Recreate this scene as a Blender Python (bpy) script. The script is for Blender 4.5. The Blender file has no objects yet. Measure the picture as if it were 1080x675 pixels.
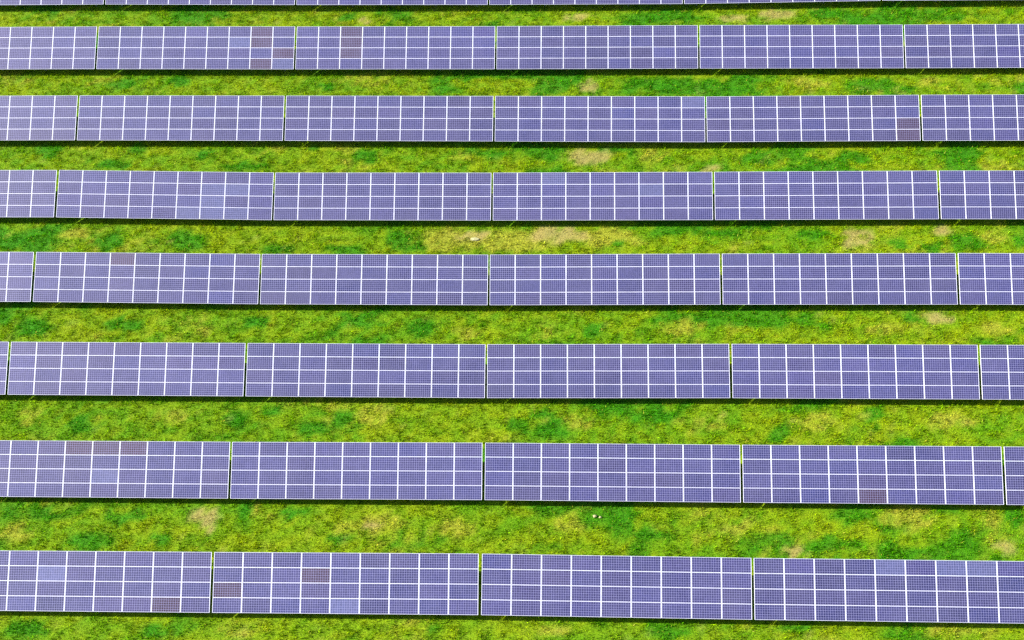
import bpy, math, random
import numpy as np
from mathutils import Matrix, Vector

scene = bpy.context.scene
col = scene.collection
random.seed(4)
rng = np.random.default_rng(11)

# ---------------------------------------------------------------- camera
CAM_POS = Vector((5.501, 0.0, 79.843))
PITCH, ROLL, YAW, FPX = 0.98465, -0.054312, -0.069821, 1299.88
fwd = Vector((math.sin(YAW) * math.cos(PITCH), math.cos(YAW) * math.cos(PITCH), -math.sin(PITCH)))
rgt = Vector((math.cos(YAW), -math.sin(YAW), 0.0))
upv = rgt.cross(fwd)
r2 = rgt * math.cos(ROLL) + upv * math.sin(ROLL)
u2 = -rgt * math.sin(ROLL) + upv * math.cos(ROLL)
cam_data = bpy.data.cameras.new('camera')
cam = bpy.data.objects.new('camera', cam_data)
col.objects.link(cam)
cam.matrix_world = Matrix(((r2.x, u2.x, -fwd.x, CAM_POS.x), (r2.y, u2.y, -fwd.y, CAM_POS.y),
                           (r2.z, u2.z, -fwd.z, CAM_POS.z), (0, 0, 0, 1)))
cam_data.sensor_fit = 'HORIZONTAL'
cam_data.sensor_width = 36.0
cam_data.lens = FPX / 1080.0 * 36.0
cam_data.clip_start = 0.5
cam_data.clip_end = 6000.0
scene.camera = cam

# ---------------------------------------------------------------- sky, sun, exposure
SUN_DIR = Vector((-1.75, 0.08, 1.0)).normalized()
SUN_EL = math.asin(SUN_DIR.z)
SUN_AZ = math.atan2(SUN_DIR.x, SUN_DIR.y)
world = bpy.data.worlds.new('World')
scene.world = world
world.use_nodes = True
wn = world.node_tree
sky = wn.nodes.new('ShaderNodeTexSky')
sky.sky_type = 'NISHITA'
sky.sun_disc = False
sky.sun_elevation = SUN_EL
sky.sun_rotation = SUN_AZ
wn.links.new(sky.outputs[0], wn.nodes['Background'].inputs[0])
wn.nodes['Background'].inputs[1].default_value = 0.085
sun_data = bpy.data.lights.new('sun', 'SUN')
sun_data.energy = 5.0
sun_data.angle = math.radians(0.5)
sun_data.color = (1.0, 0.95, 0.87)
sun = bpy.data.objects.new('sun', sun_data)
col.objects.link(sun)
sun.rotation_euler = SUN_DIR.to_track_quat('Z', 'Y').to_euler()
sun.location = (-80, 50, 60)
scene.cycles.use_denoising = False
scene.view_settings.view_transform = 'Standard'
scene.view_settings.look = 'None'
scene.view_settings.gamma = 1.0
scene.view_settings.use_curve_mapping = False
scene.view_settings.exposure = 2.45

# ---------------------------------------------------------------- field layout (metres)
TAU = math.radians(25.38)           # tilt of the tables
SLOPE_LEN = 3.985                   # table length up the slope
LOW = 0.80                          # height of the lower edge
PITCH_X = 18.039                    # table to table along a row
COLS, ROWS = 9, 4                   # panels in a table
PW, PH, PT = 1.962, 0.988, 0.040    # a panel
STEP_X, STEP_Y = 1.986, 0.999
ROW_Y0, ROW_DY, SKEW = 53.909, 8.4023, -0.011137
ROW_OFF = [0.037, 0.069, -0.037, -0.058, -0.007, -0.023, 0.033, 0.017]
ROW_X = [-0.845, -0.010, 0.010, 0.032, -0.029, -0.018, 0.015, 0.001]
# height of the ground under the table joints: rows far to near, joints west to east
GZ = np.array([[0.224, 0.022, -0.102, -0.139, 0.112], [0.186, 0.052, -0.036, -0.046, -0.108],
               [0.175, 0.069, -0.054, -0.195, -0.073], [0.160, -0.190, -0.224, -0.135, -0.004],
               [0.018, -0.206, -0.235, -0.047, 0.073], [-0.031, -0.055, -0.079, 0.136, 0.171],
               [-0.102, -0.047, 0.120, 0.102, 0.143], [-0.133, 0.056, 0.286, 0.090, 0.047]])


def row_y(r):
    return ROW_Y0 + (4 - r) * ROW_DY + ROW_OFF[r]


def joint_x(r, g):
    return g * PITCH_X + SKEW * (4 - r) * ROW_DY + ROW_X[r]


def joint_z(r, g):
    return float(GZ[r, min(max(g + 2, 0), 4)])


ROWY = np.array([row_y(r) for r in range(8)])


def ground_z(x, y):
    """bilinear between the joints, flat beyond them"""
    x = np.asarray(x, float); y = np.asarray(y, float)
    fr = np.interp(-y, -ROWY, np.arange(8.0))
    r0 = np.minimum(fr.astype(int), 6); tr = fr - r0
    xs = np.array([[joint_x(r, g) for g in range(-2, 3)] for r in range(8)])
    gx = np.clip((x - xs[r0, 0]) / PITCH_X, 0, 4)
    g0 = np.minimum(gx.astype(int), 3); tg = gx - g0
    a = GZ[r0, g0] * (1 - tg) + GZ[r0, g0 + 1] * tg
    b = GZ[r0 + 1, g0] * (1 - tg) + GZ[r0 + 1, g0 + 1] * tg
    return a * (1 - tr) + b * tr


# ---------------------------------------------------------------- noise
def vnoise(x, y, seed):
    xi = np.floor(x).astype(np.int64); yi = np.floor(y).astype(np.int64)
    fx = x - xi; fy = y - yi
    fx = fx * fx * (3 - 2 * fx); fy = fy * fy * (3 - 2 * fy)

    def h(a, b):
        v = (a * 374761393 + b * 668265263 + seed * 2147483647) & 0xFFFFFFFF
        v = ((v ^ (v >> 13)) * 1274126177) & 0xFFFFFFFF
        v = v ^ (v >> 16)
        return (v & 0xFFFF) / 65535.0
    return (h(xi, yi) * (1 - fx) + h(xi + 1, yi) * fx) * (1 - fy) + (h(xi, yi + 1) * (1 - fx) + h(xi + 1, yi + 1) * fx) * fy


def fbm(x, y, scale, seed, octs=3):
    s = 0; a = 1.0; t = 0
    for o in range(octs):
        s = s + a * vnoise(x / scale * 2 ** o + 17.3 * o, y / scale * 2 ** o + 5.1 * o, seed + o)
        t += a; a *= 0.55
    return s / t


def sstep(a, b, v):
    t = np.clip((v - a) / (b - a), 0, 1)
    return t * t * (3 - 2 * t)


# patches that grow or lie in the meadow: kind, x, y, half width, half depth
# (G lush green, Y yellowed, B bare or burnt)
PATCHES = [('G', -26.5, 87.0, 1.25, 0.64), ('G', -14.5, 86.6, 1.06, 0.63), ('B', -12.7, 86.4, 0.71, 0.38), ('B', 7.0, 86.7, 1.58, 0.5), ('B', 21.5, 86.5, 1.4,
0.63), ('B', 25.3, 86.7, 1.92, 0.75), ('G', 15.0, 86.5, 3.94, 0.63), ('G', 30.0, 86.8, 1.75, 0.63), ('G', 40.9, 86.1, 1.3, 0.5), ('G', -33.9, 78.1,
1.03, 0.7), ('G', -28.8, 78.4, 1.2, 0.71), ('G', -15.5, 77.7, 0.68, 0.58), ('B', 8.1, 77.7, 1.18, 0.69), ('G', 14.6, 77.9, 4.03, 1.04), ('G', 17.9,
77.2, 1.67, 0.46), ('G', 33.3, 77.8, 2.17, 0.91), ('Y', 27.2, 78.3, 2.09, 0.69), ('Y', 37.9, 78.2, 1.25, 0.69), ('Y', -42.7, 78.4, 0.86, 0.47), ('G',
-39.0, 70.2, 1.32, 0.76), ('G', -31.1, 70.4, 0.82, 0.65), ('G', -25.2, 69.8, 0.57, 0.54), ('G', -15.8, 70.4, 0.65, 0.43), ('G', -11.2, 69.6, 1.14,
0.75), ('B', 7.8, 69.7, 2.1, 0.85), ('Y', 13.5, 69.8, 1.61, 0.85), ('G', 22.3, 69.6, 1.44, 0.95), ('G', -32.8, 68.6, 1.63, 0.43), ('G', 10.3, 70.3,
1.62, 0.43), ('B', 18.2, 68.4, 1.2, 0.42), ('G', -21.3, 68.5, 2.03, 0.42), ('G', 30.2, 69.5, 1.6, 0.53), ('G', -39.2, 60.9, 1.1, 0.79), ('G', -31.5,
60.3, 1.09, 0.78), ('G', -25.2, 60.5, 1.71, 0.97), ('G', -7.7, 61.0, 1.24, 0.68), ('G', -17.3, 59.8, 1.93, 0.48), ('G', -11.9, 59.7, 1.93, 0.48),
('Y', -3.2, 60.8, 2.78, 1.36), ('Y', 1.6, 60.8, 3.39, 1.35), ('B', 5.5, 61.3, 3.09, 0.78), ('Y', 9.3, 61.0, 3.08, 0.97), ('B', -1.5, 61.4, 1.86,
0.39), ('G', 10.1, 60.2, 0.61, 0.48), ('G', -6.9, 60.2, 1.39, 0.58), ('B', 29.5, 60.8, 1.53, 1.05), ('G', 32.8, 60.5, 0.76, 0.67), ('G', 35.3, 60.0,
0.91, 0.47), ('B', 36.4, 61.7, 0.92, 0.67), ('G', 26.1, 61.5, 1.53, 0.48), ('G', -36.1, 61.5, 1.57, 0.49), ('Y', -34.4, 61.1, 1.17, 0.59), ('Y', 40.5,
61.2, 1.52, 0.77), ('G', -35.8, 52.0, 1.49, 0.89), ('G', -28.0, 52.3, 1.12, 0.53), ('G', -5.2, 52.2, 1.25, 0.88), ('G', 8.1, 52.2, 1.03, 0.7), ('B',
34.6, 53.1, 1.31, 0.7), ('Y', -1.8, 51.8, 1.32, 0.7), ('G', 25.9, 52.6, 0.66, 0.52), ('G', -18.3, 52.7, 1.11, 0.53), ('Y', 15.0, 52.3, 2.19, 0.79),
('Y', 30.1, 52.1, 1.31, 0.69), ('Y', 38.7, 52.1, 1.45, 0.69), ('G', -29.5, 52.5, 0.6, 0.62), ('Y', -22.6, 51.7, 1.11, 0.53), ('G', -30.2, 43.5, 0.85,
0.8), ('G', -18.6, 43.9, 0.99, 0.8), ('G', -12.7, 43.2, 1.19, 0.63), ('G', -10.7, 44.2, 0.84, 0.64), ('Y', -8.2, 44.4, 1.55, 0.96), ('G', 21.4, 42.9,
0.96, 0.7), ('Y', -23.6, 44.1, 1.56, 0.81), ('Y', -34.2, 44.0, 1.07, 0.65), ('G', 2.5, 43.5, 0.84, 0.63), ('G', -15.7, 44.8, 0.99, 0.4), ('Y', 24.2,
43.8, 2.08, 0.79), ('Y', 6.9, 43.9, 1.4, 0.63), ('Y', 33.8, 44.1, 2.07, 0.79), ('G', 12.5, 44.4, 2.09, 0.64), ('Y', -33.3, 34.7, 1.74, 1.01), ('G',
-31.5, 36.3, 1.15, 0.59), ('G', -27.4, 34.2, 1.73, 0.71), ('G', -22.4, 34.4, 0.73, 0.57), ('B', -19.7, 36.1, 1.21, 0.66), ('B', -19.0, 35.3, 0.53,
0.43), ('G', -16.8, 36.4, 0.74, 0.73), ('Y', -7.4, 35.5, 2.66, 0.86), ('B', -7.6, 35.4, 0.67, 0.29), ('G', -9.7, 34.4, 0.93, 0.5), ('Y', 6.2, 35.8,
1.33, 0.86), ('G', 7.9, 36.6, 0.33, 0.29), ('G', 24.3, 34.4, 2.35, 0.49), ('B', 21.9, 33.9, 0.91, 0.35), ('G', 12.1, 34.9, 1.58, 0.64), ('Y', 29.9,
36.6, 2.11, 1.0), ('G', 37.1, 36.5, 0.79, 0.86), ('G', -13.3, 36.6, 1.21, 0.44), ('G', -25.4, 36.0, 1.68, 0.58), ('Y', -1.7, 35.2, 1.66, 0.71), ('Y',
18.1, 35.7, 1.45, 0.71), ('G', 26.0, 36.6, 1.65, 0.57), ('B', 36.0, 34.2, 0.91, 0.42), ('G', 34.1, 34.2, 0.91, 0.35), ('G', -30.3, 27.8, 1.73, 0.59),
('G', -21.5, 27.5, 0.89, 0.46), ('Y', -16.0, 27.8, 2.04, 0.52), ('G', 12.8, 28.2, 1.51, 0.52), ('G', -3.3, 28.1, 0.76, 0.33), ('Y', 4.9, 28.0, 1.51,
0.39), ('Y', 31.1, 28.3, 1.87, 0.39), ('G', 21.2, 28.4, 1.26, 0.39)]
C_YEL = np.array([0.136, 0.192, 0.0008])
C_MID = np.array([0.062, 0.160, 0.0006])
C_GRN = np.array([0.016, 0.124, 0.0004])
C_DRY = np.array([0.212, 0.212, 0.0170])
C_BARE = np.array([0.225, 0.165, 0.0600])


def turf_fields(x, y):
    wx = x + 0.9 * (fbm(x, y, 0.9, 71, 2) - 0.5); wy = y + 0.9 * (fbm(x, y, 0.9, 83, 2) - 0.5)
    lush = 0.9 * sstep(0.50, 0.68, fbm(wx * 0.6, wy * 1.2, 2.9, 3, 3)) * (0.35 + 0.65 * sstep(0.40, 0.62, fbm(x, y, 14.0, 9, 2)))
    dry = 0.42 * sstep(0.54, 0.76, fbm(wx * 0.6, wy * 1.1, 2.4, 23, 3))
    bare = np.zeros_like(x)
    for k, px, py, a, b in PATCHES:
        d = np.sqrt(((wx - px) / (a * 1.15)) ** 2 + ((wy - py) / (b * 1.15)) ** 2)
        m = sstep(1.15, 0.45, d)
        if k == 'G':
            lush = np.maximum(lush, m); dry = dry * (1 - m)
        elif k == 'Y':
            dry = np.maximum(dry, (0.95 if 58 < py < 63 and px < 12 else 0.66) * m); lush = lush * (1 - 0.85 * m)
        else:
            bare = np.maximum(bare, 0.95 * m); lush = lush * (1 - m)
    sp = fbm(x, y, 0.55, 57, 2) - 0.5; sq = fbm(x, y, 0.40, 91, 2) - 0.5
    lush = sstep(0.08, 0.80, lush + 0.85 * sp)
    dry = sstep(0.20, 0.85, dry + 0.9 * sq)
    bare = 0.72 * sstep(0.30, 0.95, bare - 1.3 * sp)
    return lush, dry, bare


def turf_colour(x, y):
    lush, dry, bare = turf_fields(x, y)
    m = 0.55 * sstep(0.30, 0.70, fbm(x * 0.7, y, 0.5, 41, 2)) + 0.45 * sstep(0.35, 0.62, fbm(x * 0.55, y, 4.2, 47, 3) + 0.0016 * x)
    c = C_MID * (1 - m)[:, None] + C_YEL * m[:, None]
    c = c * (1 - 0.8 * dry)[:, None] + C_DRY * (0.8 * dry)[:, None]
    c = c * (1 - 0.85 * lush)[:, None] + C_GRN * (0.85 * lush)[:, None]
    c = c * (1 - bare)[:, None] + C_BARE * bare[:, None]
    return c, lush, dry, bare


# ---------------------------------------------------------------- materials
def new_mat(name):
    m = bpy.data.materials.new(name)
    m.use_nodes = True
    nt = m.node_tree
    return m, nt, nt.nodes['Principled BSDF']


def math_node(nt, op, a, b=None, c=None):
    n = nt.nodes.new('ShaderNodeMath'); n.operation = op
    for i, v in enumerate((a, b, c)):
        if v is None:
            continue
        if isinstance(v, (int, float)):
            n.inputs[i].default_value = v
        else:
            nt.links.new(v, n.inputs[i])
    return n.outputs[0]


def mix_rgb(nt, fac, a, b, mode='MIX'):
    n = nt.nodes.new('ShaderNodeMix'); n.data_type = 'RGBA'; n.blend_type = mode
    for s, v in ((n.inputs[0], fac), (n.inputs[6], a), (n.inputs[7], b)):
        if isinstance(v, (int, float)):
            s.default_value = v
        elif isinstance(v, tuple):
            s.default_value = v
        else:
            nt.links.new(v, s)
    return n.outputs[2]


def noise_node(nt, vec, scale, detail=2.0, rough=0.5):
    n = nt.nodes.new('ShaderNodeTexNoise')
    n.inputs['Scale'].default_value = scale
    n.inputs['Detail'].default_value = detail
    n.inputs['Roughness'].default_value = rough
    if vec is not None:
        nt.links.new(vec, n.inputs['Vector'])
    return n.outputs['Fac']


# solar laminate: 12 x 6 polycrystalline cells on a pale backsheet, behind glass
m_cells, nt, bs = new_mat('solar_cells')
tc = nt.nodes.new('ShaderNodeTexCoord')
sep = nt.nodes.new('ShaderNodeSeparateXYZ'); nt.links.new(tc.outputs['Object'], sep.inputs[0])
CELL = 0.1585


def cell_axis(out, n):
    u = math_node(nt, 'DIVIDE', out, CELL)
    u = math_node(nt, 'ADD', u, n / 2)
    fr = math_node(nt, 'FRACT', u)
    d = math_node(nt, 'ABSOLUTE', math_node(nt, 'SUBTRACT', fr, 0.5))
    inside = math_node(nt, 'LESS_THAN', d, 0.5 - 0.042)
    rng_ = math_node(nt, 'LESS_THAN', math_node(nt, 'ABSOLUTE', out), CELL * n / 2)
    return math_node(nt, 'MULTIPLY', inside, rng_), math_node(nt, 'FLOOR', u), rng_


mx, ix, rx = cell_axis(sep.outputs['X'], 12)
my, iy, ry = cell_axis(sep.outputs['Y'], 6)
cellmask = math_node(nt, 'MULTIPLY', mx, my)
oi = nt.nodes.new('ShaderNodeObjectInfo')
comb = nt.nodes.new('ShaderNodeCombineXYZ')
nt.links.new(ix, comb.inputs[0]); nt.links.new(iy, comb.inputs[1])
nt.links.new(math_node(nt, 'MULTIPLY', oi.outputs['Random'], 57.0), comb.inputs[2])
wn_ = nt.nodes.new('ShaderNodeTexWhiteNoise'); wn_.noise_dimensions = '3D'
nt.links.new(comb.outputs[0], wn_.inputs['Vector'])
val = math_node(nt, 'MULTIPLY_ADD', wn_.outputs['Value'], 0.30, 0.85)
hsv = nt.nodes.new('ShaderNodeHueSaturation')
nt.links.new(oi.outputs['Color'], hsv.inputs['Color'])
nt.links.new(val, hsv.inputs['Value'])
geo = nt.nodes.new('ShaderNodeNewGeometry')
dust = noise_node(nt, geo.outputs['Position'], 0.55, 3.0, 0.6)
dfac = math_node(nt, 'MULTIPLY_ADD', dust, 0.60, -0.20)
dcol = mix_rgb(nt, dfac, hsv.outputs['Color'], (0.055, 0.052, 0.095, 1))
sheet = mix_rgb(nt, math_node(nt, 'MULTIPLY', rx, ry), (0.26, 0.26, 0.33, 1), (0.135, 0.131, 0.235, 1))
colr = mix_rgb(nt, cellmask, sheet, dcol)
nt.links.new(colr, bs.inputs['Base Color'])
bs.inputs['Roughness'].default_value = 0.40
bs.inputs['IOR'].default_value = 1.37

m_frame, nt, bs = new_mat('anodised_frame')
geo = nt.nodes.new('ShaderNodeNewGeometry')
v = noise_node(nt, geo.outputs['Position'], 3.0, 3.0)
nt.links.new(mix_rgb(nt, v, (0.34, 0.34, 0.39, 1), (0.50, 0.50, 0.55, 1)), bs.inputs['Base Color'])
bs.inputs['Roughness'].default_value = 0.42

m_steel, nt, bs = new_mat('galvanised_steel')
geo = nt.nodes.new('ShaderNodeNewGeometry')
v = noise_node(nt, geo.outputs['Position'], 9.0, 4.0)
nt.links.new(mix_rgb(nt, v, (0.30, 0.31, 0.32, 1), (0.46, 0.47, 0.48, 1)), bs.inputs['Base Color'])
bs.inputs['Metallic'].default_value = 0.6
bs.inputs['Roughness'].default_value = 0.5

m_ground, nt, bs = new_mat('meadow_soil')
at = nt.nodes.new('ShaderNodeAttribute'); at.attribute_name = 'turf'
geo = nt.nodes.new('ShaderNodeNewGeometry')
v1 = noise_node(nt, geo.outputs['Position'], 5.0, 4.0, 0.65)
v2 = noise_node(nt, geo.outputs['Position'], 22.0, 3.0, 0.6)
vv = math_node(nt, 'MULTIPLY_ADD', math_node(nt, 'ADD', v1, v2), 1.1, -0.25)
mulc = nt.nodes.new('ShaderNodeVectorMath'); mulc.operation = 'SCALE'
nt.links.new(at.outputs['Color'], mulc.inputs[0]); nt.links.new(vv, mulc.inputs['Scale'])
nt.links.new(mulc.outputs[0], bs.inputs['Base Color'])
bs.inputs['Roughness'].default_value = 0.95
bs.inputs['Specular IOR Level'].default_value = 0.1
bmp = nt.nodes.new('ShaderNodeBump'); bmp.inputs['Strength'].default_value = 0.8; bmp.inputs['Distance'].default_value = 0.06
nt.links.new(math_node(nt, 'ADD', v1, v2), bmp.inputs['Height'])
nt.links.new(bmp.outputs[0], bs.inputs['Normal'])

m_grass, nt, bs = new_mat('grass_blades')
at = nt.nodes.new('ShaderNodeAttribute'); at.attribute_name = 'turf'
nt.links.new(at.outputs['Color'], bs.inputs['Base Color'])
bs.inputs['Roughness'].default_value = 0.7
bs.inputs['Specular IOR Level'].default_value = 0.0
tr = nt.nodes.new('ShaderNodeBsdfTranslucent'); nt.links.new(at.outputs['Color'], tr.inputs['Color'])
mxs = nt.nodes.new('ShaderNodeMixShader'); mxs.inputs[0].default_value = 0.35
nt.links.new(bs.outputs[0], mxs.inputs[1]); nt.links.new(tr.outputs[0], mxs.inputs[2])
nt.links.new(mxs.outputs[0], nt.nodes['Material Output'].inputs['Surface'])

m_stone, nt, bs = new_mat('pale_limestone')
geo = nt.nodes.new('ShaderNodeNewGeometry')
v = noise_node(nt, geo.outputs['Position'], 12.0, 4.0)
nt.links.new(mix_rgb(nt, v, (0.13, 0.12, 0.045, 1), (0.22, 0.21, 0.10, 1)), bs.inputs['Base Color'])
bs.inputs['Roughness'].default_value = 0.9


# ---------------------------------------------------------------- helpers
def link(name, data, parent=None, loc=(0, 0, 0)):
    o = bpy.data.objects.new(name, data)
    col.objects.link(o)
    o.location = loc
    if parent is not None:
        o.parent = parent
    return o


def mesh_from(name, verts, faces, mat):
    me = bpy.data.meshes.new(name)
    me.from_pydata(verts, [], faces)
    me.materials.append(mat)
    me.update()
    return me


def box_data(x0, x1, y0, y1, z0, z1, base=0):
    v = [(x0, y0, z0), (x1, y0, z0), (x1, y1, z0), (x0, y1, z0), (x0, y0, z1), (x1, y0, z1), (x1, y1, z1), (x0, y1, z1)]
    f = [(0, 3, 2, 1), (4, 5, 6, 7), (0, 1, 5, 4), (1, 2, 6, 5), (2, 3, 7, 6), (3, 0, 4, 7)]
    return v, [tuple(i + base for i in q) for q in f]


def tri_mesh(name, tris, colours, mat):
    """tris (n,3,3) float, colours (n,3,3) linear rgb per corner vertex"""
    n = len(tris)
    me = bpy.data.meshes.new(name)
    me.vertices.add(n * 3)
    me.vertices.foreach_set('co', tris.astype(np.float32).ravel())
    me.loops.add(n * 3)
    me.loops.foreach_set('vertex_index', np.arange(n * 3, dtype=np.int32))
    me.polygons.add(n)
    me.polygons.foreach_set('loop_start', np.arange(0, n * 3, 3, dtype=np.int32))
    a = me.attributes.new('turf', 'FLOAT_COLOR', 'POINT')
    rgba = np.ones((n * 3, 4), np.float32); rgba[:, :3] = colours.reshape(-1, 3)
    a.data.foreach_set('color', rgba.ravel())
    me.materials.append(mat)
    me.update(calc_edges=True)
    return me


# ---------------------------------------------------------------- ground: one sheet to the horizon
def axis(lo, hi, step, far):
    mid = np.arange(lo, hi + 1e-6, step)
    out = [step * 1.6 ** k for k in range(1, 16)]
    left = lo - np.cumsum(out); right = hi + np.cumsum(out)
    left = left[left > -far]; right = right[right < far]
    return np.concatenate([[-far], left[::-1], mid, right, [far]])


gxs = axis(-56.0, 60.0, 0.5, 2500.0)
gys = axis(18.0, 100.0, 0.5, 2500.0)
GX, GY = np.meshgrid(gxs, gys)
fx, fy = GX.ravel(), GY.ravel()
gz = ground_z(fx, fy)
nx, ny = len(gxs), len(gys)
ii = np.arange(ny - 1)[:, None] * nx + np.arange(nx - 1)[None, :]
quads = np.stack([ii, ii + 1, ii + nx + 1, ii + nx], -1).reshape(-1, 4)
gme = bpy.data.meshes.new('ground')
gme.vertices.add(nx * ny)
gme.vertices.foreach_set('co', np.stack([fx, fy, gz], -1).astype(np.float32).ravel())
gme.loops.add(len(quads) * 4)
gme.loops.foreach_set('vertex_index', quads.astype(np.int32).ravel())
gme.polygons.add(len(quads))
gme.polygons.foreach_set('loop_start', np.arange(0, len(quads) * 4, 4, dtype=np.int32))
gcol, _, _, gbare = turf_colour(fx, fy)
ga = gme.attributes.new('turf', 'FLOAT_COLOR', 'POINT')
rgba = np.ones((nx * ny, 4), np.float32)
rgba[:, :3] = gcol * 0.85
ga.data.foreach_set('color', rgba.ravel())
gme.materials.append(m_ground)
gme.update(calc_edges=True)
gme.polygons.foreach_set('use_smooth', np.ones(len(quads), bool))
ground = link('ground', gme)
ground['kind'] = 'structure'

# ---------------------------------------------------------------- solar tables
g_x, g_y = PW / 2, PH / 2
FR = 0.020                                     # face width of the frame
me_glass = mesh_from('solar_panel', *box_data(-g_x + 0.012, g_x - 0.012, -g_y + 0.012, g_y - 0.012, -0.004, 0.002), m_cells)


def frame_mesh():
    zt, zb = 0.006, 0.006 - PT
    v, f = [], []
    for (w, h, z) in ((g_x, g_y, zb), (g_x, g_y, zt), (g_x - FR, g_y - 0.010, zt), (g_x - FR, g_y - 0.010, zb)):
        v += [(-w, -h, z), (w, -h, z), (w, h, z), (-w, h, z)]
    for k in range(4):
        n = (k + 1) % 4
        for a in range(4):
            b = (a + 1) % 4
            f.append((a * 4 + k, a * 4 + n, b * 4 + n, b * 4 + k))
    return mesh_from('frame', v, f, m_frame)


me_frame = frame_mesh()
TW = STEP_X * (COLS - 1) + PW
me_purlin = mesh_from('purlin', *box_data(-TW / 2 + 0.02, TW / 2 - 0.02, -0.03, 0.03, -0.06, 0.0), m_steel)
me_rafter = mesh_from('rafter', *box_data(-0.035, 0.035, 0.10, SLOPE_LEN - 0.10, -0.11, 0.0), m_steel)


def post_mesh(h):
    v1, f1 = box_data(-0.05, 0.05, -0.035, -0.029, -0.6, h)       # a C-shaped rammed post: web and two flanges
    v2, f2 = box_data(-0.05, -0.044, -0.029, 0.035, -0.6, h, 8)
    v3, f3 = box_data(0.044, 0.05, -0.029, 0.035, -0.6, h, 16)
    return mesh_from('post', v1 + v2 + v3, f1 + f2 + f3, m_steel)


def plane_h(s):                                 # underside of the panels above a point s metres up the slope
    return LOW + s * math.sin(TAU) - 0.20
S_FRONT, S_BACK = 0.75, 3.15
me_post_f = post_mesh(plane_h(S_FRONT))
me_post_b = post_mesh(plane_h(S_BACK))

BASE_TINT = np.array([0.0150, 0.0138, 0.049])
BROWN = np.array([0.0175, 0.0080, 0.0150])
PALE = np.array([0.0310, 0.0350, 0.083])
DARK = np.array([0.0145, 0.0120, 0.052])
# panels of another colour: (row, table) -> {(column, line from the top): tint}
ODD = {
    (7, -2): {(3, 1): PALE * 1.1, (7, 3): BROWN, (6, 3): BASE_TINT * np.array([1.2, 1, 1])},
    (7, -1): {(0, 2): BROWN, (3, 1): BROWN * 1.1, (4, 3): PALE * 1.1, (3, 2): BASE_TINT * np.array([1.15, .95, .9])},
    (7, 1): {(4, 0): PALE, (5, 0): DARK, (6, 0): PALE, (7, 0): PALE * 0.95, (8, 0): DARK * 1.1, (1, 0): DARK * 1.15},
    (6, -2): {(4, 0): BROWN, (3, 0): BROWN * 1.15, (2, 0): BASE_TINT * np.array([1.1, .95, .85]), (4, 2): PALE, (5, 0): BROWN * 1.25},
    (6, 1): {(4, 2): BASE_TINT * np.array([1.05, .85, .85]), (4, 3): BROWN * 1.1},
    (5, 0): {(k, 0): BASE_TINT * np.array([.98, .86, .84]) for k in (0, 1, 2, 3, 4, 5, 7)},
    (5, -2): {(k, 0): BASE_TINT * np.array([.98, .86, .84]) for k in (0, 1, 2, 4)},
    (4, -2): {(3, 0): BROWN * 1.2},
    (3, -2): {(6, 2): PALE, (6, 1): PALE * .92, (7, 1): PALE * .92, (6, 3): PALE * .95, (7, 3): PALE * .9, (5, 3): PALE * .9},
    (3, 0): {(2, 0): PALE * .9, (6, 1): PALE * .85, (6, 2): DARK},
    (2, 0): {(8, 0): PALE * .92},
    (2, 1): {(8, 2): BROWN * .95, (8, 3): BROWN * 1.1},
    (2, 2): {(2, 2): DARK * 1.05, (3, 3): DARK},
    (1, -1): {(2, 0): BROWN, (2, 1): BROWN * 1.1, (2, 2): BROWN * 1.1, (8, 0): DARK * 1.2},
    (1, -2): {(6, 1): PALE, (8, 3): PALE * .9, (7, 3): BROWN * 1.1, (7, 0): BROWN * 1.25, (8, 2): BROWN * 1.25, (7, 1): BROWN * 1.2},
    (1, 2): {(4, 3): DARK, (4, 2): DARK * 1.1},
}
ODD_WORDS = {
    (7, -2): 'one pale, one brownish panel', (7, -1): 'two brownish panels, one pale',
    (7, 1): 'some paler top panels', (6, -2): 'some brownish top panels',
    (3, -2): 'a few paler panels', (1, -1): 'short brownish panel column',
}
ORD = ['first', 'second', 'third', 'fourth', 'fifth', 'sixth', 'seventh']
TABLES = {0: range(-3, 3), 1: range(-3, 3), 2: range(-3, 3), 3: range(-3, 3), 4: range(-3, 3), 5: range(-3, 3),
          6: range(-3, 3), 7: range(-2, 2)}
ct, st = math.cos(TAU), math.sin(TAU)
nrm = Vector((0, -st, ct))


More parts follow.
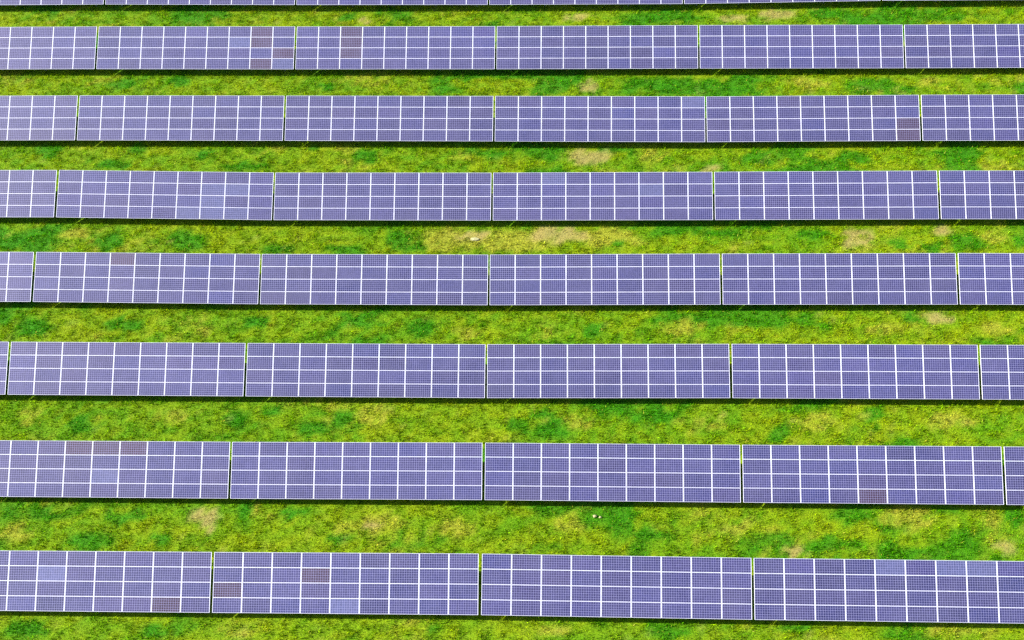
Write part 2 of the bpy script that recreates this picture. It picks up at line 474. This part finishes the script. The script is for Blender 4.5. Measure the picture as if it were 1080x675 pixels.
def make_table(r, g, place, count):
    xl, xr = joint_x(r, g), joint_x(r, g + 1)
    zl, zr = joint_z(r, g), joint_z(r, g + 1)
    root = bpy.data.objects.new('solar_table', None)
    col.objects.link(root)
    root.empty_display_size = 0.5
    root.location = ((xl + xr) / 2, row_y(r), (zl + zr) / 2)
    root.rotation_euler = (math.radians(random.gauss(0, 0.20)), -math.atan2(zr - zl, PITCH_X), 0)
    if (r, g) == (6, -3):
        where = 'just beyond the left picture edge'
    else:
        where = ('leftmost' if place == 0 else 'rightmost' if place == count - 1 else ORD[place] + ' from left')
    rowname = 'cut-off top row' if r == 0 else f'{ORD[r - 1]} full row'
    odd_words = ODD_WORDS.get((r, g))
    if odd_words:
        root['label'] = f'solar table, {odd_words}, {where} in {rowname}'
    else:
        root['label'] = f'violet-blue solar panel table, {where} in the {rowname}'
    root['category'] = 'solar table'
    root['group'] = 'solar tables in long rows on the meadow'
    warm = 0.5 + 0.5 * random.uniform(-1, 1)
    t_gain = random.uniform(0.90, 1.10)
    odd = ODD.get((r, g), {})
    for c in range(COLS):
        c_gain = random.uniform(0.97, 1.03)
        for ln in range(ROWS):
            s = SLOPE_LEN - PH / 2 - ln * STEP_Y
            x = (c - (COLS - 1) / 2) * STEP_X
            p = link('solar_panel', me_glass, root, (x, s * ct, LOW + s * st))
            p.rotation_euler = (TAU + math.radians(random.gauss(0, 0.18)), math.radians(random.gauss(0, 0.18)), 0)
            if (c, ln) in odd:
                tint = 0.92 * odd[(c, ln)] + 0.08 * BASE_TINT
            else:
                k = random.gauss(0, 1)
                tint = BASE_TINT * t_gain * c_gain * (1 + 0.085 * random.gauss(0, 1))
                tint = tint * np.array([1 + 0.07 * k + 0.05 * (warm - .5), 1 + 0.015 * k, 1 - 0.035 * k])
            p.color = (float(tint[0]), float(tint[1]), float(tint[2]), 1.0)
            link('frame', me_frame, p)
    for s in (0.45, 1.52, 2.52, 3.52):
        q = link('purlin', me_purlin, root, (0, s * ct, LOW + s * st - 0.036))
        q.rotation_euler = (TAU, 0, 0)
    for k in range(5):
        x = (k - 2) * 3.9
        q = link('rafter', me_rafter, root, (x, 0.098 * st, LOW - 0.098 * ct))
        q.rotation_euler = (TAU, 0, 0)
        link('post', me_post_f, root, (x + 0.09, S_FRONT * ct, 0))
        link('post', me_post_b, root, (x + 0.09, S_BACK * ct, 0))
    return root


for r, gs in TABLES.items():
    for place, g in enumerate(gs):
        if r == 6:                              # its first table stands just outside the picture
            make_table(r, g, place - 1, len(gs) - 1)
        else:
            make_table(r, g, place, len(gs))

# ---------------------------------------------------------------- grass
def in_view(x, y):
    d = np.stack([x - CAM_POS.x, y - CAM_POS.y, -CAM_POS.z + 0 * x], -1)
    z = d @ np.array(fwd)
    u = 540 + FPX * (d @ np.array(r2)) / z
    v = 337.5 - FPX * (d @ np.array(u2)) / z
    return (u > -45) & (u < 1125) & (v > -5) & (v < 720)


def lane_weight(y):
    w = np.ones_like(y)
    for yr in ROWY:
        w = np.where((y > yr + 0.9) & (y < yr + 2.5), 0.25, w)     # thin, shaded growth under the panels
    return w


def edge_growth(y):
    e = np.zeros_like(y)
    for yr in ROWY:
        e = np.maximum(e, sstep(0.45, 0.10, np.abs(y - yr + 0.02)))   # the mower does not reach under the lower edges
    return e


def grass_mesh(name, count, h_lo, h_hi, w_lo, w_hi, lean, seed, clump):
    rg = np.random.default_rng(seed)
    x = rg.uniform(-50, 50, count); y = rg.uniform(24, 92, count)
    k = in_view(x, y) & (rg.random(count) < lane_weight(y))
    x, y = x[k], y[k]
    c, lush, dry, bare = turf_colour(x, y)
    tuft = fbm(x, y, 0.42, 61, 2)
    if clump:
        keep = rg.random(len(x)) < np.clip((tuft - 0.42) * 5 + 0.55 * edge_growth(y), 0.0, 1) * (1 - 0.9 * bare)
    else:
        keep = rg.random(len(x)) < (1 - 0.6 * bare)
    x, y, c, lush, dry, bare, tuft = (a[keep] for a in (x, y, c, lush, dry, bare, tuft))
    n = len(x)
    z = ground_z(x, y)
    h = rg.uniform(h_lo, h_hi, n) * (0.55 + 0.9 * tuft) * (1 - 0.35 * bare)
    w = rg.uniform(w_lo, w_hi, n)
    az = rg.uniform(0, 2 * np.pi, n); ln = np.abs(rg.normal(0, lean, n))
    dx, dy = np.cos(az) * np.sin(ln), np.sin(az) * np.sin(ln); dz = np.cos(ln)
    fa = rg.uniform(0, 2 * np.pi, n)
    wx, wy = np.cos(fa) * w / 2, np.sin(fa) * w / 2
    base = np.stack([x, y, z - 0.01], -1)
    side = np.stack([wx, wy, np.zeros(n)], -1)
    tip = base + np.stack([dx, dy, dz], -1) * h[:, None]
    tris = np.stack([base - side, base + side, tip], 1)
    g = (np.exp(rg.normal(0, 0.34, n)) * (0.55 + 1.0 * fbm(x, y, 0.28, 33, 2)))[:, None]
    straw = (rg.random(n) < 0.03 + 0.16 * dry + 0.3 * bare)[:, None]
    cc = np.where(straw, np.array([0.28, 0.27, 0.030]) * (0.7 + 0.5 * rg.random((n, 1))), c * g)
    hue = rg.normal(0, 0.10, n)[:, None]
    cc = cc * np.concatenate([1 + hue, 1 + 0 * hue, 1 - hue], 1)
    cols = np.repeat(cc[:, None, :], 3, 1)
    return tri_mesh(name, tris, cols, m_grass)


grass = link('grass', grass_mesh('grass', 1800000, 0.07, 0.15, 0.025, 0.05, 0.75, 5, False))
grass['kind'] = 'stuff'
grass['label'] = 'short sunlit yellow-green meadow grass between the panel rows'
grass['category'] = 'grass'
tufts = link('tussock_grass', grass_mesh('tussock_grass', 700000, 0.14, 0.28, 0.03, 0.06, 0.55, 6, True))
tufts['kind'] = 'stuff'
tufts['label'] = 'taller uneven grass tussocks scattered over the meadow strips'
tufts['category'] = 'grass'


# ---------------------------------------------------------------- stones lying in the grass
def stone(label, x, y, sx, sy, sz, seed):
    rs = random.Random(seed)
    v, f = [], []
    nu, nv = 10, 5
    for j in range(nv):
        a = math.pi * (j + 0.5) / nv
        for i in range(nu):
            b = 2 * math.pi * i / nu
            k = 1 + rs.uniform(-0.16, 0.16)
            v.append((sx * math.sin(a) * math.cos(b) * k, sy * math.sin(a) * math.sin(b) * k, sz * math.cos(a) * k))
    for j in range(nv - 1):
        for i in range(nu):
            n = (i + 1) % nu
            f.append((j * nu + i, (j + 1) * nu + i, (j + 1) * nu + n, j * nu + n))
    f.append(tuple(range(nu))); f.append(tuple(reversed(range((nv - 1) * nu, nv * nu))))
    o = link('stone', mesh_from('stone', v, f, m_stone), None, (x, y, float(ground_z(x, y)) + sz * 0.45))
    o['label'] = label
    o['category'] = 'stone'


stone('long flat pale stone lying in the grass below the third full row', -1.45, 60.9, 0.40, 0.17, 0.09, 3)
stone('larger of two small pale stones on the grass below the sixth full row', 8.02, 36.32, 0.16, 0.11, 0.11, 5)
stone('smaller of two small pale stones on the grass below the sixth full row', 8.40, 36.25, 0.11, 0.08, 0.08, 8)
